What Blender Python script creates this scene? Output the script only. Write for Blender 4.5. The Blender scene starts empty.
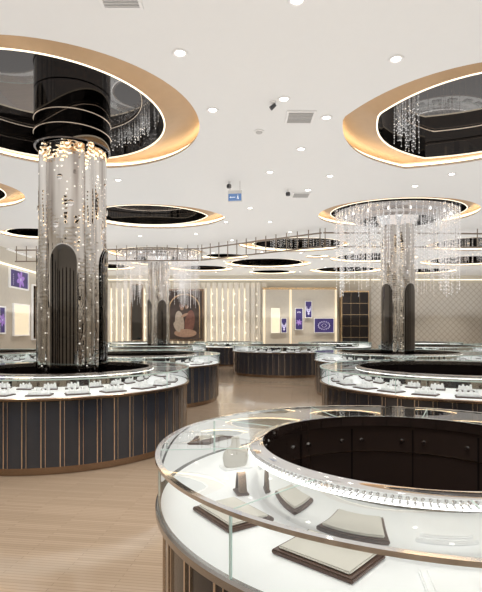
import bpy, bmesh, math, random
from mathutils import Vector, Matrix
random.seed(7)
S = bpy.context.scene
COL = S.collection
PI = math.pi
R_ = math.radians
EYE = 1.6; F = 480.0; HC = 4.6
try: S.view_settings.view_transform = 'Standard'
except Exception: pass

def at(px, py, z):
    Y = F*(EYE-z)/(py-331.0)
    return ((px-241)/F*Y, Y)

# ------------------------------------------------------------ materials
def mat(name, col, rough=.5, metal=0, emit=None, es=0, var=.06, scale=8, spec=.5, coat=0):
    m = bpy.data.materials.new(name); m.use_nodes = True
    nt = m.node_tree; b = nt.nodes['Principled BSDF']
    b.inputs['Roughness'].default_value = rough
    b.inputs['Metallic'].default_value = metal
    b.inputs['Specular IOR Level'].default_value = spec
    b.inputs['Coat Weight'].default_value = coat
    tc = nt.nodes.new('ShaderNodeTexCoord'); n = nt.nodes.new('ShaderNodeTexNoise')
    n.inputs['Scale'].default_value = scale
    nt.links.new(tc.outputs['Object'], n.inputs['Vector'])
    mx = nt.nodes.new('ShaderNodeMix'); mx.data_type = 'RGBA'
    mx.inputs[6].default_value = tuple(v*(1-var) for v in col)+(1,)
    mx.inputs[7].default_value = tuple(min(1, v*(1+var)) for v in col)+(1,)
    nt.links.new(n.outputs['Fac'], mx.inputs[0]); nt.links.new(mx.outputs[2], b.inputs['Base Color'])
    if emit:
        b.inputs['Emission Color'].default_value = (*emit, 1); b.inputs['Emission Strength'].default_value = es
    return m

def wavy(m, scale=3, strength=.3, dist=.03, stretch=(1, 1, .3)):
    nt = m.node_tree; b = nt.nodes['Principled BSDF']
    tc = nt.nodes.new('ShaderNodeTexCoord'); mp = nt.nodes.new('ShaderNodeMapping'); mp.inputs['Scale'].default_value = stretch
    n = nt.nodes.new('ShaderNodeTexNoise'); n.inputs['Scale'].default_value = scale; n.inputs['Detail'].default_value = 1
    bp = nt.nodes.new('ShaderNodeBump'); bp.inputs['Strength'].default_value = strength; bp.inputs['Distance'].default_value = dist
    nt.links.new(tc.outputs['Object'], mp.inputs[0]); nt.links.new(mp.outputs[0], n.inputs['Vector'])
    nt.links.new(n.outputs['Fac'], bp.inputs['Height']); nt.links.new(bp.outputs[0], b.inputs['Normal'])
    return m

def glass_mat(name, tint=(.95, .98, .97), ior=1.45):
    m = bpy.data.materials.new(name); m.use_nodes = True; nt = m.node_tree
    nt.nodes.remove(nt.nodes['Principled BSDF'])
    out = nt.nodes['Material Output']
    t = nt.nodes.new('ShaderNodeBsdfTransparent'); t.inputs[0].default_value = (*tint, 1)
    g = nt.nodes.new('ShaderNodeBsdfGlossy'); g.inputs['Roughness'].default_value = .01
    f = nt.nodes.new('ShaderNodeFresnel'); f.inputs['IOR'].default_value = ior
    mx = nt.nodes.new('ShaderNodeMixShader')
    nt.links.new(f.outputs[0], mx.inputs[0]); nt.links.new(t.outputs[0], mx.inputs[1]); nt.links.new(g.outputs[0], mx.inputs[2])
    nt.links.new(mx.outputs[0], out.inputs['Surface'])
    return m

def mosaic_mat(name, c1, c2, sc=18, dots=.75, rough=.06, bump=.1, dotr=.26, stretch=.22, wave=.35):
    # polished, slightly wavy mirror cladding with small round crystal studs in scattered cells, sparkle painted as glow
    m = mat(name, c1, rough, 1.0); nt = m.node_tree; b = nt.nodes['Principled BSDF']
    uv = nt.nodes.new('ShaderNodeUVMap')
    v = nt.nodes.new('ShaderNodeTexVoronoi'); v.inputs['Scale'].default_value = sc; v.inputs['Randomness'].default_value = .45
    nt.links.new(uv.outputs[0], v.inputs['Vector'])
    sep = nt.nodes.new('ShaderNodeSeparateColor'); nt.links.new(v.outputs['Color'], sep.inputs[0])
    n = nt.nodes.new('ShaderNodeTexNoise'); n.inputs['Scale'].default_value = 3.5
    mp = nt.nodes.new('ShaderNodeMapping'); mp.inputs['Scale'].default_value = (2.2, stretch, 1)
    nt.links.new(uv.outputs[0], mp.inputs[0]); nt.links.new(mp.outputs[0], n.inputs['Vector'])
    rmp = nt.nodes.new('ShaderNodeMapRange'); rmp.inputs[1].default_value = .42; rmp.inputs[2].default_value = .62
    nt.links.new(n.outputs['Fac'], rmp.inputs[0])
    mx = nt.nodes.new('ShaderNodeMix'); mx.data_type = 'RGBA'
    mx.inputs[6].default_value = (*c1, 1); mx.inputs[7].default_value = (*c2, 1)  # second colour paints tall reflections as vertically stretched streaks
    nt.links.new(rmp.outputs[0], mx.inputs[0]); nt.links.new(mx.outputs[2], b.inputs['Base Color'])
    bp = nt.nodes.new('ShaderNodeBump'); bp.inputs['Strength'].default_value = bump; bp.inputs['Distance'].default_value = .01
    nt.links.new(v.outputs['Distance'], bp.inputs['Height'])
    n2 = nt.nodes.new('ShaderNodeTexNoise'); n2.inputs['Scale'].default_value = 5; n2.inputs['Detail'].default_value = 1
    mp2 = nt.nodes.new('ShaderNodeMapping'); mp2.inputs['Scale'].default_value = (1.6, .45, 1)
    nt.links.new(uv.outputs[0], mp2.inputs[0]); nt.links.new(mp2.outputs[0], n2.inputs['Vector'])
    bp2 = nt.nodes.new('ShaderNodeBump'); bp2.inputs['Strength'].default_value = wave; bp2.inputs['Distance'].default_value = .05
    nt.links.new(n2.outputs['Fac'], bp2.inputs['Height']); nt.links.new(bp2.outputs[0], bp.inputs['Normal'])
    nt.links.new(bp.outputs[0], b.inputs['Normal'])
    lt = nt.nodes.new('ShaderNodeMath'); lt.operation = 'LESS_THAN'; lt.inputs[1].default_value = dotr
    nt.links.new(v.outputs['Distance'], lt.inputs[0])
    gt = nt.nodes.new('ShaderNodeMath'); gt.operation = 'GREATER_THAN'; gt.inputs[1].default_value = dots
    nt.links.new(sep.outputs[1], gt.inputs[0])
    mu = nt.nodes.new('ShaderNodeMath'); mu.operation = 'MULTIPLY'
    nt.links.new(lt.outputs[0], mu.inputs[0]); nt.links.new(gt.outputs[0], mu.inputs[1])
    m2 = nt.nodes.new('ShaderNodeMath'); m2.operation = 'MULTIPLY'; m2.inputs[1].default_value = .9
    nt.links.new(mu.outputs[0], m2.inputs[0])
    b.inputs['Emission Color'].default_value = (1, .95, .86, 1); nt.links.new(m2.outputs[0], b.inputs['Emission Strength'])
    return m

def floor_mat():
    m = mat('floor_strips', (.5, .39, .31), .10); nt = m.node_tree; b = nt.nodes['Principled BSDF']
    tc = nt.nodes.new('ShaderNodeTexCoord'); mp = nt.nodes.new('ShaderNodeMapping'); mp.inputs['Rotation'].default_value = (0, 0, R_(8))
    br = nt.nodes.new('ShaderNodeTexBrick')
    br.inputs['Scale'].default_value = 1; br.inputs['Brick Width'].default_value = .8; br.inputs['Row Height'].default_value = .034
    br.inputs['Mortar Size'].default_value = .0022
    br.inputs['Color1'].default_value = (.53, .405, .295, 1); br.inputs['Color2'].default_value = (.46, .35, .25, 1)
    br.inputs['Mortar'].default_value = (.34, .255, .18, 1)
    nt.links.new(tc.outputs['Object'], mp.inputs[0]); nt.links.new(mp.outputs[0], br.inputs['Vector'])
    nt.links.new(br.outputs['Color'], b.inputs['Base Color'])
    return m

def lattice_mat():
    m = mat('lattice_wall', (.78, .75, .7), .5); nt = m.node_tree; b = nt.nodes['Principled BSDF']
    tc = nt.nodes.new('ShaderNodeTexCoord'); mp = nt.nodes.new('ShaderNodeMapping'); mp.inputs['Rotation'].default_value = (0, R_(45), 0)
    nt.links.new(tc.outputs['Object'], mp.inputs[0])
    sp = nt.nodes.new('ShaderNodeSeparateXYZ'); nt.links.new(mp.outputs[0], sp.inputs[0])
    fs = []
    for k in (0, 2):
        mu = nt.nodes.new('ShaderNodeMath'); mu.operation = 'MULTIPLY'; mu.inputs[1].default_value = 4.5
        fr = nt.nodes.new('ShaderNodeMath'); fr.operation = 'FRACT'
        l = nt.nodes.new('ShaderNodeMath'); l.operation = 'LESS_THAN'; l.inputs[1].default_value = .12
        nt.links.new(sp.outputs[k], mu.inputs[0]); nt.links.new(mu.outputs[0], fr.inputs[0]); nt.links.new(fr.outputs[0], l.inputs[0]); fs.append(l)
    mxx = nt.nodes.new('ShaderNodeMath'); mxx.operation = 'MAXIMUM'
    nt.links.new(fs[0].outputs[0], mxx.inputs[0]); nt.links.new(fs[1].outputs[0], mxx.inputs[1])
    mx = nt.nodes.new('ShaderNodeMix'); mx.data_type = 'RGBA'
    mx.inputs[6].default_value = (.68, .65, .60, 1); mx.inputs[7].default_value = (.48, .43, .37, 1)
    nt.links.new(mxx.outputs[0], mx.inputs[0]); nt.links.new(mx.outputs[2], b.inputs['Base Color'])
    return m

M = dict(
    ceil=mat('ceiling_paint', (.775, .775, .765), .6, var=.01),
    wall=mat('wall_cream', (.68, .64, .57), .6),
    pleat=mat('pleated_cream', (.86, .82, .75), .4),
    floor=floor_mat(), lattice=lattice_mat(),
    gold=mat('gold_soffit', (.46, .31, .18), .34, .55),
    goldm=mat('gold_metal', (.80, .60, .38), .2, 1),
    champ=mat('champagne_metal', (.74, .64, .54), .22, 1),
    rail=mat('rail_gilt', (.27, .22, .175), .4, .2),
    bronze=mat('bronze_metal', (.36, .26, .19), .25, 1),
    strip=mat('warm_strip_light', (1, .85, .6), .5, 0, (1, .78, .50), 4.2),
    line=mat('pale_strip_light', (1, .92, .78), .5, 0, (1, .88, .68), 1.15),
    led=mat('white_led', (1, 1, 1), .5, 0, (1, .98, .95), 4),
    lens=mat('downlight_lens', (1, 1, 1), .5, 0, (1, .96, .88), 8.0),
    bulb=mat('small_bulb', (1, 1, 1), .5, 0, (1, .96, .88), 2.0),
    blackm=mat('black_mirror', (.14, .13, .125), .02, 1, var=.02),
    archm=mat('arch_black_mirror', (.17, .16, .155), .04, 1, var=.02),
    black=mat('black_lacquer', (.018, .014, .014), .12, 0, spec=.5),
    well=mat('well_brown_lacquer', (.050, .034, .029), .12, 0, spec=.7, coat=.8),
    panel=mat('slate_lacquer', (.040, .048, .068), .16, 0, coat=.4),
    brown=mat('charcoal_lacquer', (.042, .042, .052), .16, 0, coat=.4),
    chrome=mat('chrome', (.86, .86, .87), .06, 1, var=.02),
    mirror=mat('mirror', (.88, .88, .87), .04, 1, var=.01),
    steel=mat('brushed_steel', (.50, .48, .47), .22, 1),
    deck=mat('white_deck_glow', (.87, .88, .885), .3, 0, (1, 1, 1), .20, var=.01),  # glow put into the deck surface so it looks lit
    deckfar=mat('far_deck_glow', (.90, .91, .92), .3, 0, (1, 1, 1), .45, var=.01),  # stronger surface glow so distant decks look brighter lit
    glass=glass_mat('case_glass', (.96, .985, .975), ior=1.5),
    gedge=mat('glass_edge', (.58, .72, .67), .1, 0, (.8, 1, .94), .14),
    cream=mat('cream_velvet', (.74, .71, .65), .8),
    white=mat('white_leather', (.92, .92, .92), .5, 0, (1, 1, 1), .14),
    grey=mat('pale_velvet', (.80, .80, .82), .8),
    wood=mat('dark_walnut', (.12, .07, .055), .35, var=.3, scale=20),
    crystal=mat('crystal_beads', (.90, .90, .93), .05, .95, (1, .98, .93), .16),  # slight glow added to the beads to keep them bright
    colA=mosaic_mat('bronze_mirror_cladding', (.90, .87, .84), (.50, .45, .42), 19, .80, .04, .12, .22, .12),
    colS=mosaic_mat('silver_mirror_cladding', (.95, .94, .93), (.60, .57, .55), 20, .84, .04, .12, .22, .12),
    plastic=mat('white_plastic', (.8, .79, .78), .4),
    dark=mat('dark_plastic', (.05, .05, .055), .4),
    vent=mat('vent_slats', (.5, .49, .48), .5),
    blue=mat('blue_sign_face', (.13, .24, .48), .4, 0, (.15, .3, .65), .25),
    whitem=mat('white_sign_marks', (.9, .9, .9), .4, 0, (1, 1, 1), .5),
    purple=mat('violet_print', (.04, .03, .13), .3, 0, (.10, .07, .32), .22, var=.9, scale=4),
    petal=mat('lilac_petals', (.30, .18, .50), .4, 0, (.45, .25, .8), .3, var=.5, scale=9),
    pwhite=mat('bright_print', (.7, .68, .8), .3, 0, (.75, .7, 1), .3),
    glow=mat('backlit_panel', (.85, .78, .62), .5, 0, (1, .84, .58), .5),
    art=mat('painting_ground', (.065, .045, .04), .35, var=.9, scale=2.5),
    artskin=mat('painting_peach', (.40, .26, .19), .5, var=.4),
    artpale=mat('painting_cream', (.46, .39, .33), .5, var=.4),
    artred=mat('painting_rust', (.20, .09, .07), .5, var=.5),
)

# ------------------------------------------------------------ mesh helpers
def link(name, bm, m, parent=None, smooth=True, sharp=35):
    me = bpy.data.meshes.new(name)
    bmesh.ops.recalc_face_normals(bm, faces=bm.faces)
    bm.to_mesh(me); bm.free()
    if smooth:
        me.polygons.foreach_set('use_smooth', [True]*len(me.polygons))
        try: me.set_sharp_from_angle(angle=R_(sharp))
        except Exception: pass
    o = bpy.data.objects.new(name, me); me.materials.append(m); COL.objects.link(o)
    if parent: o.parent = parent
    return o

def box(bm, x0, x1, y0, y1, z0, z1, mtx=None):
    vs = [bm.verts.new(Vector((x, y, z)) if mtx is None else mtx @ Vector((x, y, z))) for x in (x0, x1) for y in (y0, y1) for z in (z0, z1)]
    for f in ((0,1,3,2),(4,6,7,5),(0,4,5,1),(2,3,7,6),(0,2,6,4),(1,5,7,3)):
        bm.faces.new([vs[i] for i in f])

def lathe_bm(prof, n=96, a0=0, a1=2*PI, c=(0, 0), bm=None, closed=False, fn=None, sh=None):
    bm = bm or bmesh.new()
    uv = bm.loops.layers.uv.verify()
    sh = sh or [(0, 0)]*len(prof)
    full = abs(a1-a0-2*PI) < 1e-4
    cols = n if full else n+1
    rings = []
    for i in range(cols):
        a = a0+(a1-a0)*i/n; k = fn(a) if fn else 1
        rings.append([bm.verts.new((c[0]+r*k*math.cos(a)+s[0], c[1]+r*k*math.sin(a)+s[1], z)) for (r, z), s in zip(prof, sh)])
    L = [0]
    pp = list(prof)+([prof[0]] if closed else [])
    for j in range(1, len(pp)): L.append(L[-1]+math.dist(pp[j-1], pp[j]))
    rm = max(r for r, z in prof)
    for i in range(n):
        A = rings[i]; B = rings[(i+1) % cols]
        for j in range(len(pp)-1):
            k = (j+1) % len(prof)
            q = [(A[j], i, j), (B[j], i+1, j), (B[k], i+1, j+1), (A[k], i, j+1)]
            f = bm.faces.new([v[0] for v in q])
            for lp, v in zip(f.loops, q): lp[uv].uv = ((a0+(a1-a0)*v[1]/n)*rm, L[v[2]])
    return bm

def lathe(name, prof, m, parent=None, n=96, **k):
    return link(name, lathe_bm(prof, n, **k), m, parent)

def torus(r, z, t): return [(r+t*math.cos(a), z+t*math.sin(a)) for a in [2*PI*i/8 for i in range(8)]]

def empty(name, loc=(0, 0, 0), rz=0):
    o = bpy.data.objects.new(name, None); o.empty_display_size = .1; COL.objects.link(o)
    o.location = loc; o.rotation_euler = (0, 0, rz); return o
def tag(o, label=None, cat=None, group=None, kind=None):
    if label: o['label'] = label
    if cat: o['category'] = cat
    if group: o['group'] = group
    if kind: o['kind'] = kind
    return o
def copy_tree(o, parent=None):
    c = o.copy(); COL.objects.link(c); c.parent = parent
    for ch in list(o.children): copy_tree(ch, c)
    return c
def place(proto, used, loc, rz, label=None, group=None):
    o = proto if not used else copy_tree(proto)
    o.location = loc; o.rotation_euler = (0, 0, rz)
    if label: o['label'] = label
    if group: o['group'] = group
    elif 'group' in o.keys(): del o['group']
    return o

# ------------------------------------------------------------ room shell
Y0 = -5
bm = bmesh.new(); box(bm, -8.6, 14.1, Y0-.1, 26.1, -.1, 0)
tag(link('floor', bm, M['floor'], smooth=False), kind='structure')

def cusp(lst):
    def f(a):
        k = 1.0
        for a0, h, w in lst:
            d = abs((a-a0+PI) % (2*PI)-PI); k += h*math.exp(-d/w)
        return k
    return f
teardrop = cusp([(R_(98), .15, .33), (R_(186), .10, .33)])
SY = .78
def oval(a): return SY/math.sqrt((SY*math.cos(a))**2+math.sin(a)**2)
_c = cusp([(R_(0), .13, .4)]); _d = cusp([(R_(180), .13, .4)])
def ovalr(a): return oval(a)*_c(a)
def ovall(a): return oval(a)*_d(a)
HOLES = [  # x, y, R
    (-2.6, 6.85, 2.0), (3.30, 6.95, 1.70), (-2.35, 12.7, 1.72), (4.0, 12.3, 2.0), (-3.2, 18.6, 1.9),
    (1.95, 16.8, 1.80), (-6.7, 10.3, 1.95), (1.2, 21.4, 1.9), (-1.9, 23.2, 1.5), (5.3, 23.8, 1.7), (9.7, 20.7, 1.9), (8.3, 16.6, 1.8), (-6.5, 22.6, 1.5),
    (5.4, 19.8, 1.7), (9.3, 24.2, 1.5), (-6.3, 14.9, 1.1), (-.75, 19.4, .95), (1.6, 24.6, 1.2), (-4.0, 21.4, .9), (3.1, 19.4, .5), (3.0, 1.2, 1.6), (-2.8, .6, 1.6)]
SHF = {0: (-.20, 0), 1: (.16, -.04), 2: (-.12, 0), 3: (0, .0), 5: (.12, 0), 6: (-.1, 0)}
def hfn(j):
    if j == 0: return None
    if j == 1: return teardrop
    if j in (2, 11, 13, 16): return ovalr
    if j in (5, 9): return ovall
    return oval
cu = bpy.data.curves.new('ceiling_outline', 'CURVE'); cu.dimensions = '2D'; cu.fill_mode = 'BOTH'
def spl(pts):
    s = cu.splines.new('POLY'); s.points.add(len(pts)-1)
    for p, q in zip(s.points, pts): p.co = (q[0], q[1], 0, 1)
    s.use_cyclic_u = True
spl([(-8.6, Y0-.1), (14.1, Y0-.1), (14.1, 26.1), (-8.6, 26.1)])
for j, (x, y, r) in enumerate(HOLES):
    fn = hfn(j) or (lambda a: 1)
    spl([(x+r*fn(2*PI*i/96)*math.cos(2*PI*i/96), y+r*fn(2*PI*i/96)*math.sin(2*PI*i/96)) for i in range(96)])
tmp = bpy.data.objects.new('tmp', cu); COL.objects.link(tmp)
bpy.context.view_layer.update()
me = bpy.data.meshes.new_from_object(tmp.evaluated_get(bpy.context.evaluated_depsgraph_get()))
bpy.data.objects.remove(tmp)
me.materials.clear(); me.materials.append(M['ceil'])
co = bpy.data.objects.new('ceiling', me); COL.objects.link(co); co.location.z = HC; tag(co, kind='structure')

bm = bmesh.new(); box(bm, -8.6, -8.5, Y0, 26.1, 0, HC); wl = tag(link('wall_left', bm, M['wall'], smooth=False), kind='structure')
bm = bmesh.new(); box(bm, 14, 14.1, Y0, 26.1, 0, HC); wr = tag(link('wall_right', bm, M['wall'], smooth=False), kind='structure')
bm = bmesh.new(); box(bm, -8.5, 14, 26, 26.1, 0, HC); wb = tag(link('wall_back', bm, M['wall'], smooth=False), kind='structure')
bm = bmesh.new(); box(bm, -8.5, 14, Y0-.1, Y0, 0, HC); wf = tag(link('wall_front', bm, M['wall'], smooth=False), kind='structure')
for i in range(9):   # unseen dark bays and glowing slots, added to streak the mirrors with reflections
    bm = bmesh.new(); xx = -7.4+i*2.4; box(bm, xx-.35, xx+.35, Y0, Y0+.03, .1, 3.9); link('unseen_dark_bay', bm, M['black'], wf, smooth=False)
    bm = bmesh.new(); box(bm, xx+1.1, xx+1.3, Y0, Y0+.03, .4, 3.9); link('glow_slot', bm, M['glow'], wf, smooth=False)
for i in range(6):
    bm = bmesh.new(); yy = -4+i*2.4; box(bm, 13.97, 14.0, yy-.4, yy+.4, .1, 3.9); link('unseen_dark_bay', bm, M['black'], wr, smooth=False)
    bm = bmesh.new(); box(bm, -8.5, -8.47, yy-.4, yy+.4, .1, 3.9); link('unseen_dark_bay', bm, M['black'], wl, smooth=False)
bm = bmesh.new()
x = -8.45; prev = None
while x < 1.2:
    for dx, y in ((0, 25.86), (.20, 25.84), (.23, 25.98), (.27, 25.98)):
        a = bm.verts.new((x+dx, y, .1)); b = bm.verts.new((x+dx, y, 4.2))
        if prev: bm.faces.new((prev[0], a, b, prev[1]))
        prev = (a, b)
    x += .30
link('pleated_panel', bm, M['pleat'], wb, smooth=False)
for i in range(26):   # lit slots between the ribs
    bm = bmesh.new(); xx = -8.45+.25+i*.30+.9; h = .011 if i < 13 else .008; box(bm, xx-h, xx+h, 25.90, 25.93, .5, 3.9)
    link('glow_slot', bm, M['line'], wb, smooth=False)
bm = bmesh.new(); x = -8.2; q = 0
while x < 1.2:
    for z in (.9, 1.5, 2.1, 2.7, 3.3):
        bmesh.ops.create_icosphere(bm, subdivisions=1, radius=.045, matrix=Matrix.Translation((x+.04, 25.84, z+(.3 if q % 2 else 0))))
    x += .60; q += 1
link('wall_beads', bm, M['line'], wb)
bm = bmesh.new(); box(bm, 7.0, 13.95, 25.93, 25.99, .1, 4.2)
link('lattice_panel', bm, M['lattice'], wb, smooth=False)
bm = bmesh.new(); box(bm, -8.45, 6.9, 25.75, 25.8, 4.33, 4.38); box(bm, 7, 13.9, 25.75, 25.8, 4.33, 4.38)
link('cove_light', bm, M['line'], wb, smooth=False)

# ------------------------------------------------------------ ceiling coves
def cove(x, y, r, label, group=None, fn=None, sh=(0, 0), band=.30):
    t = empty('ceiling_cove', (x, y, HC)); tag(t, label, 'ceiling cove', group)
    if r < 1.45: band = .2
    lathe('cove_lip', [(r, 0), (r+.02, .05), (r+.14, .05), (r+.14, .16)], M['ceil'], t, fn=fn)
    lathe('gold_soffit', [(r+.14, .16), (r-band*.5, .14), (r-band, .05)], M['gold'], t, fn=fn, sh=[(0, 0), (sh[0]*.6, sh[1]*.6), sh])
    lathe('strip_light', torus(r+.09, .09, .02), M['strip'], t, closed=True, fn=fn)
    S2 = lambda n: [sh]*n
    lathe('edge_light', [(r-band, .05), (r-band-.02, .04), (r-band-.02, .065)], M['line'], t, fn=fn, sh=S2(3))
    lathe('side_wall', [(r-band-.02, .065), (r-band-.02, .42)], M['blackm'], t, fn=fn, sh=S2(2))
    lathe('mirror_top', [(r-band-.02, .42), (.001, .42)], M['blackm'], t, fn=fn, sh=S2(2))
    for rr in (.8,):
        if r > 1.4: lathe('metal_trim', torus((r-band)*rr, .405, .010), M['champ'], t, closed=True, fn=fn, sh=S2(8))
    return t
hl = ['largest black mirrored ceiling recess with gold rim around the near bronze column',
      'pointed gold rimmed black ceiling recess cut off by the right edge',
      'ceiling recess with pointed right end beyond the near bronze column, without a column',
      'glowing gold ceiling ring around the crystal topped column on the right',
      'gold ceiling ring above the far slim column on the left',
      'flat gold ceiling recess behind the hanging rail, over the far counter',
      'gold edged ceiling recess cut off at the left edge']
for i, (x, y, r) in enumerate(HOLES):
    if i < 7: cove(x, y, r, hl[i], fn=hfn(i), sh=SHF.get(i, (0, 0)))
    elif i > 19: cove(x, y, r, 'gold rimmed ceiling recess over the spot where the visitor stands', 'recesses behind the viewpoint', fn=hfn(i))
    else: cove(x, y, r, 'thin gold ringed recess in the far part of the ceiling', 'far ceiling recesses', fn=hfn(i), sh=(.05*(-1)**i, 0))

# ------------------------------------------------------------ display counters
ZB, ZD, ZT = .83, .86, 1.06
def counter(x, y, R, Ri, label, pm, near=False, group=None, core=.0):
    n = 160 if near else 96
    t = empty('display_counter', (x, y, 0)); tag(t, label, 'display counter', group)
    lathe('plinth', [(Ri+.03, 0.001), (R-.07, 0.001), (R-.07, .09), (Ri+.03, .09)], M['bronze'], t, n)
    lathe('base_panel', [(R-.07, .09), (R-.035, .09), (R-.035, ZB)], pm, t, n)
    bm = bmesh.new(); ns = int(2*PI*R/.20)
    for i in range(ns):
        for da, w in ((0, .006), (.045/R, .003)):
            a = 2*PI*i/ns+da; mt = Matrix.Rotation(a, 4, 'Z')
            box(bm, R-.037, R-.028, -w, w, .09, ZB, mt)
    link('metal_strips', bm, M['champ'], t, smooth=False)
    lathe('lower_rail', [(R-.035, ZB-.012), (R-.008, ZB-.008), (R+.003, ZB), (R+.003, ZD-.006), (R-.004, ZD+.002), (R-.02, ZD+.002)], M['bronze'] if not near else M['steel'], t, n)
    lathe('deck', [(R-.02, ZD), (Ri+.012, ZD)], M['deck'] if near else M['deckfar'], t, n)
    lathe('front_glass', [(R-.008, ZD), (R-.008, ZT)], M['glass'], t, n)
    lathe('top_glass', [(R, ZT+.006), (Ri+.035, ZT+.006)], M['glass'], t, n)
    lathe('glass_edge', [(R-.018, ZT-.004), (R+.004, ZT-.004), (R+.004, ZT+.010), (R-.018, ZT+.010)], M['gedge'] if not near else M['chrome'], t, n, closed=True)
    lathe('inner_mirror', [(Ri+.012, ZD), (Ri+.012, ZT-.03)], M['mirror'], t, n)
    lathe('inner_rim', [(Ri+.012, ZT-.03), (Ri+.04, ZT-.03), (Ri+.045, ZT+.010), (Ri+.02, ZT+.016), (Ri-.012, ZT+.018), (Ri-.012, ZT-.04), (Ri, ZT-.04)], M['steel'] if not near else M['chrome'], t, n)
    lathe('led_strip', torus(Ri+.05, ZT-.02, .005), M['led'], t, n, closed=True)
    lathe('inner_cabinet', [(Ri, ZT-.04), (Ri, 0.001)], M['well'] if near else M['black'], t, n)
    lathe('inner_floor', [(Ri, .004), (core+.001, .004)], M['black'], t, n)
    q = 9 if near else 10
    bm = bmesh.new()
    prof = [(R-.014, ZD), (R-.004, ZD), (R-.004, ZT+.0085), (Ri+.04, ZT+.0085), (Ri+.04, ZT+.0065), (R-.014, ZT+.0065)]
    A = [bm.verts.new((a, -.002, b)) for a, b in prof]; B = [bm.verts.new((a, .002, b)) for a, b in prof]
    for i in range(6): bm.faces.new((A[i], A[(i+1) % 6], B[(i+1) % 6], B[i]))
    for W in (A, B):
        bm.faces.new((W[0], W[1], W[2], W[5])); bm.faces.new((W[2], W[3], W[4], W[5]))
    j0 = link('glass_joint', bm, M['gedge'], t, smooth=False)
    for i in range(q):
        o = j0 if i == 0 else j0.copy()
        if i: COL.objects.link(o); o.parent = t
        o.rotation_euler.z = 2*PI*i/q+R_(225 if near else 10)
    if near:
        bm = bmesh.new(); q = 200
        for i in range(q):
            for rr, zz, da in ((Ri+.047, ZT-.002, 0), (Ri+.049, ZT-.019, 0)):
                a = 2*PI*(i+da)/q
                bmesh.ops.create_icosphere(bm, subdivisions=1, radius=.0072, matrix=Matrix.Translation((rr*math.cos(a), rr*math.sin(a), zz)))
        link('crystal_beading', bm, M['crystal'], t)
        bm = bmesh.new(); box(bm, Ri-.006, Ri+.001, -.004, .004, .1, ZT-.06); s0 = link('cabinet_joint', bm, M['black'], t, smooth=False)
        bm = bmesh.new()
        bmesh.ops.create_cone(bm, cap_ends=True, segments=16, radius1=.014, radius2=.010, depth=.014,
                              matrix=Matrix.Translation((Ri-.007, 0, .93)) @ Matrix.Rotation(-PI/2, 4, 'Y'))
        l0 = link('cabinet_lock', bm, M['chrome'], t)
        bm = bmesh.new()
        box(bm, -.002, .002, -.2, .2, 0, .005)
        bmesh.ops.subdivide_edges(bm, edges=[e_ for e_ in bm.edges if abs(e_.verts[0].co.y-e_.verts[1].co.y) > .3], cuts=8)
        for v in bm.verts:
            a = v.co.y/Ri; r_ = Ri-.004+v.co.x; v.co = Vector((r_*math.cos(a), r_*math.sin(a), .86+v.co.z))
        d0 = link('drawer_line', bm, M['bronze'], t, smooth=False)
        for i in range(12):
            for p, off, first in ((s0, 0, True), (l0, .09, True), (l0, -.09, False), (d0, .26, True)):
                if i == 0 and first: o = p
                else: o = p.copy(); COL.objects.link(o); o.parent = t
                o.rotation_euler.z = 2*PI*i/12+.16+off
    return t

NC = (.79, 2.25)
counter(NC[0], NC[1], 1.17, .70, 'large round glass jewellery counter nearest the camera with open dark centre', M['brown'], True)
CT = [(-2.55, 7.0, 1.78, 1.2, 'round slate jewellery counter encircling the near bronze column', M['panel']),
      (3.15, 6.95, 1.98, 1.4, 'round jewellery counter directly behind the nearest one, at the right edge', M['brown']),
      (-2.4, 11.3, 1.9, 1.3, 'dark round counter just behind the one around the bronze column', M['panel']),
      (3.98, 12.2, 2.1, 1.45, 'round counter encircling the crystal topped column on the right', M['panel']),
      (1.62, 18.2, 1.95, 1.35, 'far dark counter standing free in the middle of the floor', M['brown']),
      (-3.2, 18.6, 1.85, 1.3, 'far counter encircling the slim column on the left', M['panel']),
      (-6.5, 12.4, 1.9, 1.3, 'glass counter at the left edge behind the bronze column counter', M['panel']),
      (7.0, 17.4, 1.95, 1.35, 'far counter behind the crystal topped column, near the right edge', M['brown']),
      (-3.0, 15.0, 1.5, .95, 'dark round counter in the third row behind the bronze column', M['panel'])]
for x, y, R, Ri, l, pm in CT: counter(x, y, R, Ri, l, pm, core=.4)
counter(-.6, 23.3, 1.7, 1.1, 'furthest counter in front of the ribbed wall, beside the painting', M['brown'])
counter(4.4, 22.6, 1.7, 1.1, 'furthest counter in front of the black cabinet', M['brown'])
counter(-5.2, 23.2, 1.6, 1.1, 'furthest counter beyond the slim left column', M['panel'])
counter(8.6, 22.8, 1.8, 1.2, 'furthest counter in front of the lattice wall', M['panel'])
counter(10.6, 19.0, 1.6, 1.1, 'far counter at the right edge beside the lattice wall', M['panel'])

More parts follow.
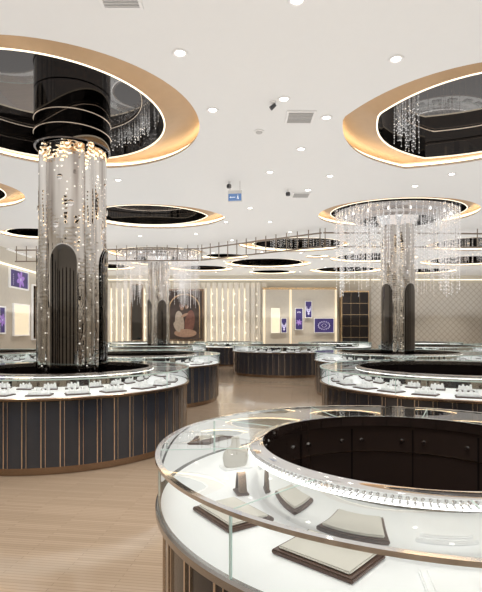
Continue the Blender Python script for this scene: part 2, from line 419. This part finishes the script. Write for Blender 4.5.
# ------------------------------------------------------------ trays and displays
def make_case_tray():
    t = empty('jewellery_tray'); tag(t, 'x', 'jewellery tray')
    bm = bmesh.new(); box(bm, -.14, .14, -.10, .10, 0, .014)
    bmesh.ops.bevel(bm, geom=bm.edges[:], offset=.004, segments=2, affect='EDGES'); link('tray_base', bm, M['wood'], t)
    bm = bmesh.new(); box(bm, -.122, .122, -.083, .083, .014, .022)
    link('tray_pad', bm, M['grey'], t, smooth=False)
    for i, sx in enumerate((-.085, -.03, .03, .085)):
        bm = bmesh.new(); h = .032+.014*(i % 2)
        bmesh.ops.create_cone(bm, cap_ends=True, segments=14, radius1=.028, radius2=.017, depth=h, matrix=Matrix.Translation((sx, .035, .022+h/2)))
        bmesh.ops.create_uvsphere(bm, u_segments=12, v_segments=8, radius=.020, matrix=Matrix.Translation((sx, .035, .022+h)))
        link('ring_stand', bm, M['white'], t)
    for sx in (-.075, 0, .075):
        bm = bmesh.new()
        bmesh.ops.create_cone(bm, cap_ends=True, segments=14, radius1=.024, radius2=.024, depth=.066,
                              matrix=Matrix.Translation((sx, -.035, .034)) @ Matrix.Rotation(PI/2, 4, 'Y'))
        link('display_roll', bm, M['white'], t)
    return t
pt = make_case_tray(); used = False
short = ['around the bronze column', 'at the right, behind the nearest one', 'behind the bronze column counter', 'around the right crystal column',
         'standing free in the distance', 'around the far left column', 'at the left edge', 'near the right edge', 'in the third row on the left']
for ci, (x, y, R, Ri, l, pm) in enumerate(CT):
    rr = (R+Ri)/2+.03
    n = int(2*PI*rr/(.42 if ci < 2 else .5))
    for k in range(n):
        a = 2*PI*k/n+.07*ci+random.uniform(-.02, .02)
        if ci >= 2 and not math.sin(a) < .25: continue
        place(pt, used, (x+rr*math.cos(a), y+rr*math.sin(a), ZD+.001), a+PI/2,
              'dark tray of white ring stands in the counter '+short[ci], 'jewellery trays in the counter '+short[ci]); used = True

def pad_tray(loc, rz, label, w=.27, d=.20, cushion='cream', base='wood'):
    t = empty('display_tray', (loc[0], loc[1], ZD+.001), rz); tag(t, label, 'jewellery tray')
    bm = bmesh.new(); box(bm, -w/2, w/2, -d/2, d/2, 0, .016)
    bmesh.ops.bevel(bm, geom=bm.edges[:], offset=.004, segments=2, affect='EDGES'); link('tray_base', bm, M[base], t)
    bm = bmesh.new(); box(bm, -w/2+.016, w/2-.016, -d/2+.016, d/2-.016, .0165, .026)
    bmesh.ops.bevel(bm, geom=bm.edges[:], offset=.005, segments=3, affect='EDGES')
    link('tray_pad', bm, M[cushion], t)
    return t
pad_tray((-.035, 1.92), R_(-56), 'flat walnut tray with cream pad nearest the left glass edge', .28, .21)
pad_tray((.285, 1.575), R_(-42), 'large flat walnut tray with cream pad, front of the nearest counter', .30, .22)
pad_tray((.66, 1.34), R_(-10), 'white cushioned tray at the bottom right of the nearest counter', .28, .20, 'white', 'white')
pad_tray((.16, 2.95), R_(-150), 'cream padded tray at the back left of the nearest counter', .2, .15)

bx, by = (-.03, 2.60)
t = empty('necklace_bust', (bx, by, ZD+.001), R_(25)); tag(t, 'small pale necklace bust standing at the left of the nearest counter', 'bust')
bm = lathe_bm([(.001, .010), (.060, .010), (.066, .018), (.070, .035), (.074, .06), (.068, .085), (.045, .108), (.027, .122), (.023, .15), (.024, .165), (.001, .168)], 32)
bmesh.ops.scale(bm, vec=(1, .55, 1), verts=bm.verts[:]); link('bust_body', bm, M['cream'], t)
bm = bmesh.new(); box(bm, -.08, .08, -.05, .05, 0, .010); bmesh.ops.bevel(bm, geom=bm.edges[:], offset=.003, segments=2, affect='EDGES'); link('bust_base', bm, M['white'], t)
t = empty('bracelet_stand', (.0, 2.19, ZD+.001), R_(-75)); tag(t, 'bronze bracelet stand with curved arm, between the bust and the trays', 'display stand')
bm = bmesh.new(); box(bm, -.045, .045, -.028, .028, 0, .010); bmesh.ops.bevel(bm, geom=bm.edges[:], offset=.003, segments=2, affect='EDGES'); link('stand_foot', bm, M['wood'], t, smooth=False)
bm = bmesh.new()
pts = [(-.035+.07*i/12, .010+.085*math.sin(PI*i/12)) for i in range(13)]
prev = None
for i, (u, v) in enumerate(pts):
    r4 = [bm.verts.new((u+dx, dy, v+dz)) for dx, dy, dz in ((-.004, -.018, 0), (-.004, .018, 0), (.004, .018, .004), (.004, -.018, .004))]
    if prev:
        for q in range(4): bm.faces.new((prev[q], prev[(q+1) % 4], r4[(q+1) % 4], r4[q]))
    prev = r4
link('stand_arm', bm, M['bronze'], t)

# ------------------------------------------------------------ columns
def strands_bm(L, bm=None, bead=.016, step=.075):
    bm = bm or bmesh.new()
    for x, y, zt, zb in L:
        box(bm, x-.002, x+.002, y-.002, y+.002, zb, zt)
        n = max(2, int((zt-zb)/step))
        for i in range(n):
            z = zb+(zt-zb)*i/n; s = bead
            vs = [bm.verts.new(v) for v in ((x+s, y, z), (x, y+s, z), (x-s, y, z), (x, y-s, z), (x, y, z+s*1.8), (x, y, z-s*1.8))]
            for a, b in ((0,1),(1,2),(2,3),(3,0)):
                bm.faces.new((vs[a], vs[b], vs[4])); bm.faces.new((vs[b], vs[a], vs[5]))
    return bm

def lobe(a): return 1+.10*abs(math.cos(2*a))**.7
def arch_bm(w, h, R):
    bm = bmesh.new()
    def V(u, z, rad):
        a = -PI/2+u/R; return bm.verts.new((rad*math.cos(a), rad*math.sin(a), z))
    rows = []; m = 10; top = w/2*1.3
    zs = [0, (h-top)*.5, h-top]+[h-top+top*math.sin(PI/2*i/8) for i in range(1, 9)]
    for z in zs:
        t_ = max(0, (z-(h-top))/top); hw = w/2*math.sqrt(max(0.0004, 1-t_*t_))
        rows.append([V(-hw+2*hw*j/m, z, R) for j in range(m+1)])
    for a, b in zip(rows, rows[1:]):
        for j in range(m): bm.faces.new((a[j], a[j+1], b[j+1], b[j]))
    return bm

def column(x, y, label, kind):
    near = kind == 'near'
    t = empty('column', (x, y, 0), R_(4 if near else 30)); tag(t, label, 'column')
    rc = .43 if near else .37
    top = 4.22 if near else 4.4
    lathe('column_base', [(rc+.08, 0), (rc+.08, .25), (rc+.02, .3)], M['bronze'], t, 64)
    lathe('column_shaft', [(rc, .3), (rc, top)], M['colA'] if near else M['colS'], t, 96, fn=lobe)
    ro = rc*1.1+.012
    for k in range(4):
        a = PI/4+k*PI/2
        rp = rc*1.0
        bm = lathe_bm([(.08 if near else .05, .3), (.08 if near else .05, top)], 20, c=(rp*math.cos(a), rp*math.sin(a)))
        link('pilaster', bm, M['colS'], t)
        for nm, w, h, dz, dr, mm in (('arch_frame', .40, 2.05, .75, 0, M['chrome']), ('arch_mirror', .365, 2.01, .77, .01, M['archm'])):
            bm = arch_bm(w, h, ro+dr); bmesh.ops.translate(bm, verts=bm.verts[:], vec=(0, 0, dz))
            bmesh.ops.rotate(bm, verts=bm.verts[:], cent=(0, 0, 0), matrix=Matrix.Rotation(k*PI/2, 3, 'Z'))
            if nm == 'arch_frame': f = link(nm, bm, mm, t)
            else: link(nm, bm, mm, f)
        a2 = -PI/2+k*PI/2
        for zz, rs, rz_, da in ((3.35, .045, .045, .2), (3.05, .04, .04, -.22), (3.7, .04, .04, -.1)):
            bm = bmesh.new()
            bmesh.ops.create_uvsphere(bm, u_segments=20, v_segments=10, radius=1, matrix=Matrix.Rotation(a2+da, 4, 'Z') @ Matrix.Translation((ro-.012, 0, zz)) @ Matrix.Diagonal((.018, rs, rz_, 1)))
            link('round_boss', bm, M['chrome'], t)
    if near:
        lathe('dark_mirror_top', [(.50, 4.22), (.53, 4.23), (.53, 5.01)], M['blackm'], t, 64)
        for zz in (4.42, 4.62): lathe('metal_band', torus(.532, zz, .008), M['champ'], t, 64, closed=True)
    else:
        lathe('flared_top', [(rc, top-.2), (.5, top), (.62, 4.6), (.7, 5.01)], M['chrome'], t, 64)
    return t
column(-2.45, 7.0, 'tall near column of polished bronze mirror with black arched panels', 'near')
column(3.98, 12.2, 'mirrored silver column under the crystal chandelier on the right', 'far')
column(-3.2, 18.6, 'slim looking far silver column on the left', 'far')

def chandelier(x, y, label, rs=(1.5, 1.25, 1.0, .85), seed=1):
    rnd = random.Random(seed)
    t = empty('crystal_chandelier', (x, y, 0)); tag(t, label, 'chandelier'); t.scale = (1, .76, 1)
    zb = [4.56, 4.48, 4.40, 4.28]
    for r, b in zip(rs, zb):
        lathe('chrome_ring', torus(r, 4.9, .02), M['chrome'], t, 64, closed=True)
    # mirrored drum of stacked bands
    lathe('mirror_drum', [(1.5, 4.72), (1.52, 4.62), (1.46, 4.60), (1.42, 4.54), (1.2, 4.50), (1.15, 4.44), (.95, 4.40)], M['steel'], t, 72)
    L = []
    for r, b in zip(rs, zb):
        n = int(2*PI*r/.15)
        for i in range(n):
            a = 2*PI*i/n; L.append((r*math.cos(a)*1.02, r*math.sin(a)*1.02, b+.06, b-.10))
    o = link('crystal_fringe', strands_bm(L, bead=.013, step=.05), M['crystal'], t, smooth=False); o['kind'] = 'stuff'
    for i in range(16):
        a = 2*PI*i/16
        bm = bmesh.new(); bmesh.ops.create_uvsphere(bm, u_segments=12, v_segments=6, radius=.026, matrix=Matrix.Translation((1.3*math.cos(a), 1.3*math.sin(a), 4.50)))
        link('lamp_bulb', bm, M['bulb'], t)
    L = []
    for i in range(110):
        a = rnd.uniform(0, 2*PI)
        r = rnd.uniform(.65, .95)
        L.append((r*math.cos(a), r*math.sin(a), 4.42, rnd.uniform(3.1, 4.0)))
    for i in range(190):
        a = rnd.uniform(-1.2, 1.0) if i % 5 < 3 else rnd.uniform(2.3, 4.2)
        r = rnd.uniform(1.0, 1.62)
        L.append((r*math.cos(a), r*math.sin(a), 4.9, rnd.uniform(2.5, 3.6)))
    o = link('long_strands', strands_bm(L, bead=.012, step=.09), M['crystal'], t, smooth=False); o['kind'] = 'stuff'
    return t
chandelier(3.98, 12.25, 'wide round crystal chandelier hung about the right hand column')
chandelier(-3.2, 18.6, 'distant crystal chandelier about the slim left column', seed=5)
def curtain(label, cx, cy, r0, a0, a1, n, zt, zb0, zb1, sy=1):
    L = [(cx+(r0+random.uniform(-.12, .12))*math.cos(a), cy+sy*(r0+random.uniform(-.12, .12))*math.sin(a), zt, random.uniform(zb0, zb1)) for a in [R_(random.uniform(a0, a1)) for _ in range(n)]]
    o = link('crystal_curtain', strands_bm(L, bead=.010), M['crystal'], smooth=False); tag(o, label, 'crystal curtain', kind='stuff')
curtain('short crystal fringe at the far side of the largest recess', -2.8, 6.85, 1.50, 15, 85, 110, 5.01, 4.72, 4.86)
curtain('crystal strands hanging in the black recess at the right edge', 3.35, 7.05, .95, 120, 200, 60, 5.01, 4.5, 4.8)
curtain('crystal strands over the far free standing counter', 2.05, 16.8, 1.0, 0, 360, 70, 5.01, 4.4, 4.7, .7)
curtain('crystal strands in the far recess near the right wall', 8.3, 16.6, 1.1, 0, 360, 90, 5.01, 3.7, 4.4, .7)

# ------------------------------------------------------------ ceiling fittings
dl = empty('downlight'); tag(dl, 'x', 'downlight')
lathe('trim_ring', [(.05, .001), (.058, -.008), (.08, -.010), (.088, -.001)], M['plastic'], dl, 24)
lathe('lens', [(.05, .0), (.001, -.002)], M['lens'], dl, 24)
pix = [(180, 53), (396, 59), (297, 0), (284, 99), (359, 119), (301, 149), (184, 112), (452, 174), (270, 172), (308, 190), (250, 208), (270, 222), (226, 222),
       (330, 176), (118, 180), (290, 232), (232, 240), (415, 186), (196, 234), (300, 251), (352, 252), (385, 246), (262, 252), (210, 253), (236, 262), (320, 258), (140, 236),
       (468, 240), (430, 240), (455, 250), (395, 262), (255, 268), (290, 272), (330, 268), (215, 272)]
un = {0: 'downlight on the white ceiling just right of the largest recess, nearest', 1: 'bright downlight above the recess at the right edge', 2: 'downlight cut by the top edge of the photo',
      3: 'downlight beside the small black ceiling spotlight', 4: 'downlight at the gold rim of the right hand recess', 5: 'downlight below the square ceiling vent', 6: 'downlight on the gold edge of the largest recess'}
used = False
def rad(j, a): return HOLES[j][2]*((hfn(j) or (lambda q: 1))(a))
for i, (px, py) in enumerate(pix):
    x, y = at(px, py, HC); ok = True
    for pss in range(2):
        for j, (a, b, r) in enumerate(HOLES):
            d = math.hypot(x-a, y-b); an = math.atan2(y-b, x-a); r2 = rad(j, an)
            if d < r2+.15:
                x = a+math.cos(an)*(r2+.24); y = b+math.sin(an)*(r2+.24)
                if pss: ok = False
    if not ok or y > 25.5: continue
    o = place(dl, used, (x, y, HC-.001), 0, un.get(i, 'small round downlight far off in the white ceiling'), None if i in un else 'far ceiling downlights')
    used = True

def vent(px, py, label, s=.4):
    x, y = at(px, py, HC)
    t = empty('ceiling_vent', (x, y, HC)); tag(t, label, 'ceiling vent')
    bm = bmesh.new(); h = s/2
    for a in ((-h, h, -h, -h+.03), (-h, h, h-.03, h), (-h, -h+.03, -h+.03, h-.03), (h-.03, h, -h+.03, h-.03)): box(bm, *a, -.015, -.001)
    link('vent_frame', bm, M['plastic'], t, smooth=False)
    bm = bmesh.new()
    for i in range(8):
        yy = -h+.045+i*(s-.09)/7; box(bm, -h+.03, h-.03, yy-.008, yy+.008, -.012, -.004)
    link('vent_slats', bm, M['vent'], t, smooth=False)
vent(300, 117, 'square slatted ceiling vent below the small black spotlight')
vent(118, -6, 'square ceiling vent cut by the top edge', .38)
vent(301, 195, 'small far ceiling vent right of the blue hanging sign')

x, y = at(273, 102, HC)
t = empty('ceiling_spotlight', (x, y, HC)); tag(t, 'small black and white ceiling spotlight beside a downlight', 'spotlight')
lathe('canopy', [(.001, -.025), (.04, -.02), (.045, 0)], M['plastic'], t, 24)
bm = bmesh.new(); bmesh.ops.create_cone(bm, cap_ends=True, segments=20, radius1=.03, radius2=.022, depth=.08, matrix=Matrix.Translation((.0, 0, -.06)) @ Matrix.Rotation(R_(50), 4, 'Y'))
link('lamp_head', bm, M['dark'], t)
x, y = at(259, 131, HC)
t = empty('smoke_detector', (x, y, HC)); tag(t, 'flat round smoke detector left of the square vent', 'smoke detector')
lathe('detector_base', [(.07, 0), (.07, -.015), (.05, -.02)], M['plastic'], t, 24)
lathe('detector_cap', [(.05, -.02), (.04, -.035), (.001, -.04)], M['vent'], t, 24)
for px, lab in ((229, 'small dark ceiling sensor on a stem above the blue sign'), (288, 'small dark ceiling sensor on a stem beside the far vent')):
    x, y = at(px, 182 if px < 250 else 190, HC)
    t = empty('ceiling_sensor', (x, y, HC)); tag(t, lab, 'sensor')
    lathe('stem', [(.012, 0), (.012, -.05)], M['plastic'], t, 12)
    lathe('sensor_body', [(.001, -.13), (.045, -.12), (.05, -.08), (.04, -.05), (.001, -.05)], M['dark'], t, 20)

Y = 9.6; X = (235-241)/F*Y
t = empty('hanging_sign', (X, Y, HC), R_(-8)); tag(t, 'small blue and white sign hanging from the ceiling', 'sign')
bm = bmesh.new(); box(bm, -.14, .14, -.02, .02, -.42, -.19); link('sign_box', bm, M['plastic'], t, smooth=False)
bm = bmesh.new(); box(bm, -.13, .13, -.024, -.02, -.40, -.26); link('sign_face', bm, M['blue'], t, smooth=False)
for s in (-1, 1):
    bm = bmesh.new(); box(bm, s*.1-.004, s*.1+.004, -.004, .004, -.19, 0); link('hanger_rod', bm, M['steel'], t, smooth=False)
bm = bmesh.new(); dz = -.105
box(bm, -.08, .01, -.027, -.024, -.230+dz, -.220+dz)
v = [bm.verts.new(q) for q in ((-.08, -.0265, -.245+dz), (-.08, -.0265, -.205+dz), (-.105, -.0265, -.225+dz))]; bm.faces.new(v)
box(bm, .05, .070, -.027, -.024, -.24+dz, -.20+dz); box(bm, .054, .066, -.027, -.024, -.19+dz, -.178+dz); box(bm, .043, .054, -.027, -.024, -.265+dz, -.24+dz); box(bm, .068, .08, -.027, -.024, -.265+dz, -.24+dz)
link('sign_marks', bm, M['whitem'], t, smooth=False)

def rail(p0, p1, label, step=.34):
    p0 = Vector(p0); p1 = Vector(p1); d = p1-p0
    t = empty('hanging_rail', (p0.x, p0.y, 0), math.atan2(d.y, d.x)); tag(t, label, 'hanging rail')
    Ln = d.length; n = int(Ln/step)
    for z in (4.46, 4.06):
        bm = bmesh.new(); box(bm, 0, Ln, -.02, .02, z-.02, z+.02); link('rail_bar', bm, M['rail'], t, smooth=False)
    bm = bmesh.new(); box(bm, -.011, .011, -.011, .011, 4.06, HC-.001); r0 = link('rail_post', bm, M['rail'], t, smooth=False)
    for i in range(n):
        o = r0 if i == 0 else r0.copy()
        if i: COL.objects.link(o); o.parent = t
        o.location.x = .05+(Ln-.1)*i/(n-1)
rail((-1.4, 16.70, 0), (2.35, 14.0, 0), 'slanting metal double rail hanging in the middle of the ceiling')
rail((-8.0, 17.0, 0), (-1.45, 16.72, 0), 'metal double rail hanging in front of the far left chandelier')
rail((2.4, 13.98, 0), (11.5, 14.25, 0), 'metal double rail behind the crystal chandelier, reaching the right edge', .6)

# ------------------------------------------------------------ back wall furniture
def bX(px, Y=25.8): return (px-241)/F*Y
def bZ(py, Y=25.8): return EYE+(331-py)/F*Y
def framed(name, px0, px1, py0, py1, Y, fm, face, label, cat, fw=.06):
    x0, x1, z1, z0 = bX(px0, Y), bX(px1, Y), bZ(py0, Y), bZ(py1, Y)
    t = empty(name, ((x0+x1)/2, Y, z0)); tag(t, label, cat)
    w = (x1-x0)/2; h = z1-z0
    bm = bmesh.new()
    for a in ((-w, w, 0, fw), (-w, w, h-fw, h), (-w, -w+fw, fw, h-fw), (w-fw, w, fw, h-fw)): box(bm, a[0], a[1], -.04, .02, a[2], a[3])
    link('frame', bm, fm, t, smooth=False)
    bm = bmesh.new(); box(bm, -w+fw, w-fw, -.01, .0, fw, h-fw); link('picture', bm, face, t, smooth=False)
    return t, w, h
def blob(t, cx, cz, rx, rz_, m, y=-.012, name='painted_shape', rot=0):
    bm = bmesh.new(); c_, s_ = math.cos(rot), math.sin(rot)
    vs = []
    for i in range(24):
        u = rx*math.cos(2*PI*i/24); v = rz_*math.sin(2*PI*i/24); vs.append(bm.verts.new((cx+u*c_-v*s_, y, cz+u*s_+v*c_)))
    bm.faces.new(vs); link(name, bm, m, t, smooth=False)
def gems(t, pts, y=-.013):
    bm = bmesh.new()
    for u, v, s in pts: bm.faces.new([bm.verts.new(q) for q in ((u-s, y, v), (u, y, v-s*1.3), (u+s, y, v), (u, y, v+s*1.3))])
    link('printed_jewels', bm, M['pwhite'], t, smooth=False)
def necklace(t, cx, cz, rx, rz_, th, y=-.013, n=13):
    P = []
    for i in range(n):
        a = PI+PI*i/(n-1); s = th*(.35+.4*math.sin(PI*i/(n-1)))
        P += [(cx+rx*math.cos(a), cz+rz_*math.sin(a), s), (cx+rx*.75*math.cos(a), cz+rz_*.6*math.sin(a), s*.5)]
    P.append((cx, cz-rz_-th*1.6, th)); gems(t, P, y)
def flower(t, cx, cz, r, y):
    for k in range(6):
        a = k*PI/3+.3; blob(t, cx+r*.55*math.cos(a), cz+r*.55*math.sin(a), r*.5, r*.26, M['petal'], y-.0006*k, 'printed_petal', a)
    gems(t, [(cx+r*.12*math.cos(k), cz+r*.12*math.sin(k), r*.07) for k in range(6)], y-.006)
t, w, h = framed('painting', 165, 204, 289, 341, 25.7, M['bronze'], M['art'], 'large dark framed painting of two figures on the ribbed wall', 'painting', .1)
bm = bmesh.new()
for i in range(24):
    a, b = PI*i/24, PI*(i+1)/24
    q = [(.78*math.cos(a), 1.75+.72*math.sin(a)), (.78*math.cos(b), 1.75+.72*math.sin(b)), (.84*math.cos(b), 1.75+.78*math.sin(b)), (.84*math.cos(a), 1.75+.78*math.sin(a))]
    bm.faces.new([bm.verts.new((u, -.02, v)) for u, v in q])
for s in (-1, 1): box(bm, s*.81-.03, s*.81+.03, -.022, -.012, .15, 1.76)
link('gilt_arch', bm, M['goldm'], t, smooth=False)
blob(t, -.26, 1.0, .24, .62, M['artpale'], -.0125, rot=.1); blob(t, .28, 1.0, .26, .66, M['artred'], -.013, rot=-.12); blob(t, -.14, 1.78, .10, .14, M['artskin'], -.014); blob(t, .12, 1.86, .10, .15, M['artskin'], -.0145)
blob(t, .0, 1.38, .20, .07, M['artskin'], -.016, rot=.5); blob(t, .15, 1.97, .12, .08, M['art'], -.017); blob(t, -.18, 1.89, .12, .08, M['artred'], -.0165); blob(t, .05, .42, .6, .22, M['artskin'], -.0135); blob(t, -.4, .75, .14, .3, M['artpale'], -.0142, rot=.5)
bm = bmesh.new(); box(bm, bX(262), bX(336), 25.55, 25.8, 0, bZ(288)); o = link('display_wall', bm, M['wall'], smooth=False); tag(o, 'warm cream display wall holding violet jewellery pictures', 'display wall')
for pxx in (264, 290, 335):
    bm = bmesh.new(); box(bm, bX(pxx)-.05, bX(pxx)+.05, 25.5, 25.55, 0, bZ(290)); link('lit_gold_strip', bm, M['glow'], o, smooth=False)
bm = bmesh.new(); box(bm, bX(262), bX(336), 25.5, 25.55, bZ(290), bZ(288)); link('gold_edge', bm, M['goldm'], o, smooth=False)
for a in ((271, 280, 308, 333, 'tall narrow backlit picture, leftmost on the cream display wall'), (281, 287, 318, 333, 'small dark violet picture low on the cream display wall'),
          (295, 303, 308, 330, 'violet flower picture in the middle of the cream display wall'), (305, 312, 301, 318, 'high narrow violet jewellery picture beside the widest one'), (314, 334, 318, 333, 'widest violet jewellery picture, beside the black cabinet')):
    t, w, h = framed('jewellery_picture', a[0], a[1], a[2], a[3], 25.45, M['white'], M['glow'] if a[0] == 271 else M['purple'], a[4], 'picture', .03)
    if a[0] == 295: flower(t, 0, h*.35, w*.75, -.013); gems(t, [(-.08+.04*k, h*.8+.03*(k % 2), .025) for k in range(5)])
    elif a[0] == 314:
        gems(t, [(.30*math.cos(k*PI/8), h/2+.2*math.sin(k*PI/8), .03) for k in range(16)]+[(.12*math.cos(k*PI/4), h/2+.09*math.sin(k*PI/4), .02) for k in range(8)])
    elif a[0] > 275: necklace(t, 0, h*.66, w*.6, h*.30, .06)
x0, x1 = bX(341.5, 25.0), bX(369, 25.0)
t = empty('black_cabinet', ((x0+x1)/2, 25.2, 0)); tag(t, 'tall black cabinet with thin gold lines beside the jewellery pictures', 'cabinet')
w = (x1-x0)/2; bm = bmesh.new(); box(bm, -w, w, -.2, .3, 0, 3.7); link('cabinet_body', bm, M['goldm'], t, smooth=False)
for i in range(3):
    for j in range(6):
        bm = bmesh.new(); a = -w+.03+i*(2*w-.06)/3; b = .1+j*.59
        box(bm, a+.010, a+(2*w-.06)/3-.010, -.23, -.2, b, b+.570); link('cabinet_door', bm, M['black'], t, smooth=False)
t, w, h = framed('wall_mirror', 131, 143, 284, 341, 25.7, M['bronze'], M['blackm'], 'narrow dark wall mirror left of the large painting', 'mirror')
def lwall(name, px0, px1, py0, py1, face, label, deco=None):
    y0 = 8.5*F/(241-px0); y1 = 8.5*F/(241-px1); ym = (y0+y1)/2
    z1 = EYE+(331-py0)/F*ym; z0 = EYE+(331-py1)/F*ym
    t = empty(name, (-8.47, ym, z0), R_(90)); tag(t, label, 'mirror' if 'mirror' in name else 'picture'); w = (y1-y0)/2; h = z1-z0
    bm = bmesh.new()
    for a in ((-w, w, 0, .05), (-w, w, h-.05, h), (-w, -w+.05, .05, h-.05), (w-.05, w, .05, h-.05)): box(bm, a[0], a[1], -.05, .02, a[2], a[3])
    link('frame', bm, M['white'], t, smooth=False)
    bm = bmesh.new(); box(bm, -w+.05, w-.05, -.02, 0, .05, h-.05); link('picture', bm, face, t, smooth=False)
    if deco == 'flower': flower(t, w*.15, h*.5, min(w, h/2)*.9, -.025); gems(t, [(-w*.6, h*(.2+.1*k), .02) for k in range(6)], -.025)
lwall('lightbox_picture', 8, 27, 270, 289, M['purple'], 'violet flower lightbox picture on the left wall beside the bronze column', 'flower')
lwall('lightbox_picture', 6, 30, 246, 254, M['purple'], 'narrow dark violet panel high on the left wall')
lwall('lightbox_picture', -3, 4, 306, 334, M['purple'], 'violet lightbox picture at the left edge, low on the wall', 'flower')
lwall('backlit_niche', 12, 28, 304, 336, M['glow'], 'pale glowing wall niche left of the bronze column')
lwall('wall_mirror', 31, 40, 285, 340, M['blackm'], 'dark wall mirror partly behind the bronze column')
bm = bmesh.new(); box(bm, -8.49, -8.42, 15, 25.7, 3.98, 4.03); o = link('cornice_light', bm, M['line'], smooth=False); tag(o, 'thin glowing strip light along the left wall', 'strip light')
bm = bmesh.new(); box(bm, -8.5, 14, 25.7, 25.75, 0, .1); o = link('baseboard_back', bm, M['bronze'], smooth=False); tag(o, kind='structure')

# ------------------------------------------------------------ lights
def area(name, loc, sx, sy, e, rot=(0, 0, 0), col=(1, .96, .92)):
    l = bpy.data.lights.new(name, 'AREA'); l.shape = 'RECTANGLE'; l.size = sx; l.size_y = sy; l.energy = e; l.color = col
    o = bpy.data.objects.new(name, l); COL.objects.link(o); o.location = loc; o.rotation_euler = rot; return o
area('ceiling_fill', (2.5, 10.5, 2.3), 22, 30, 1290, (PI, 0, 0), (1, .992, .98))  # unseen fill lamp added to light the ceiling from below
def spot(x, y, e, ang=75, z=HC-.05, col=(1, .95, .89)):
    l = bpy.data.lights.new('spot', 'SPOT'); l.energy = e; l.spot_size = R_(ang); l.spot_blend = .8; l.shadow_soft_size = .04; l.color = col
    o = bpy.data.objects.new('spot', l); COL.objects.link(o); o.location = (x, y, z)
for x, y in ((-.2, 2.0), (.79, 3.6), (1.5, .3)): spot(x, y, 150)
for x, y in ((-1.4, 4.0), (-3.6, 4.2), (.3, 6), (.6, 9.4), (3.1, 4.7), (-.1, 11.5), (0, 14.5), (5.6, 7), (1.2, 13.8), (-.9, 20.9), (-5.2, 16.9), (3.5, 21.9)):
    spot(x, y, 190)
spot(.79, 2.6, 100, 45)  # added spot that lightens the dark well of the nearest counter
for x in (-7, -5, -3, -1, 1, 3, 5, 8, 11): spot(x, 24.2, 190, 100, 4.3, (1, .92, .80))  # wash spots added to brighten the back wall
for y in (16, 18.5, 21): spot(-7.2, y, 100, 100, 4.3, (1, .93, .84))
for x, y in ((-2.5, 7), (3.98, 12.2), (-3.2, 18.6)):
    for a in (-2.3, -.8): spot(x+1.45*math.cos(a), y+1.3*math.sin(a), 80, 80, 4.5)

w = bpy.data.worlds.new('world'); S.world = w; w.use_nodes = True
w.node_tree.nodes['Background'].inputs[0].default_value = (1, .985, .96, 1)
w.node_tree.nodes['Background'].inputs[1].default_value = .5

# ------------------------------------------------------------ camera
cam = bpy.data.cameras.new('camera'); cam.lens = 36*F/592; cam.sensor_width = 36; cam.sensor_fit = 'AUTO'; cam.shift_y = 35/592
cam.clip_end = 200; c = bpy.data.objects.new('camera', cam); COL.objects.link(c); c.location = (0, 0, EYE); c.rotation_euler = (PI/2, 0, 0)
S.camera = c
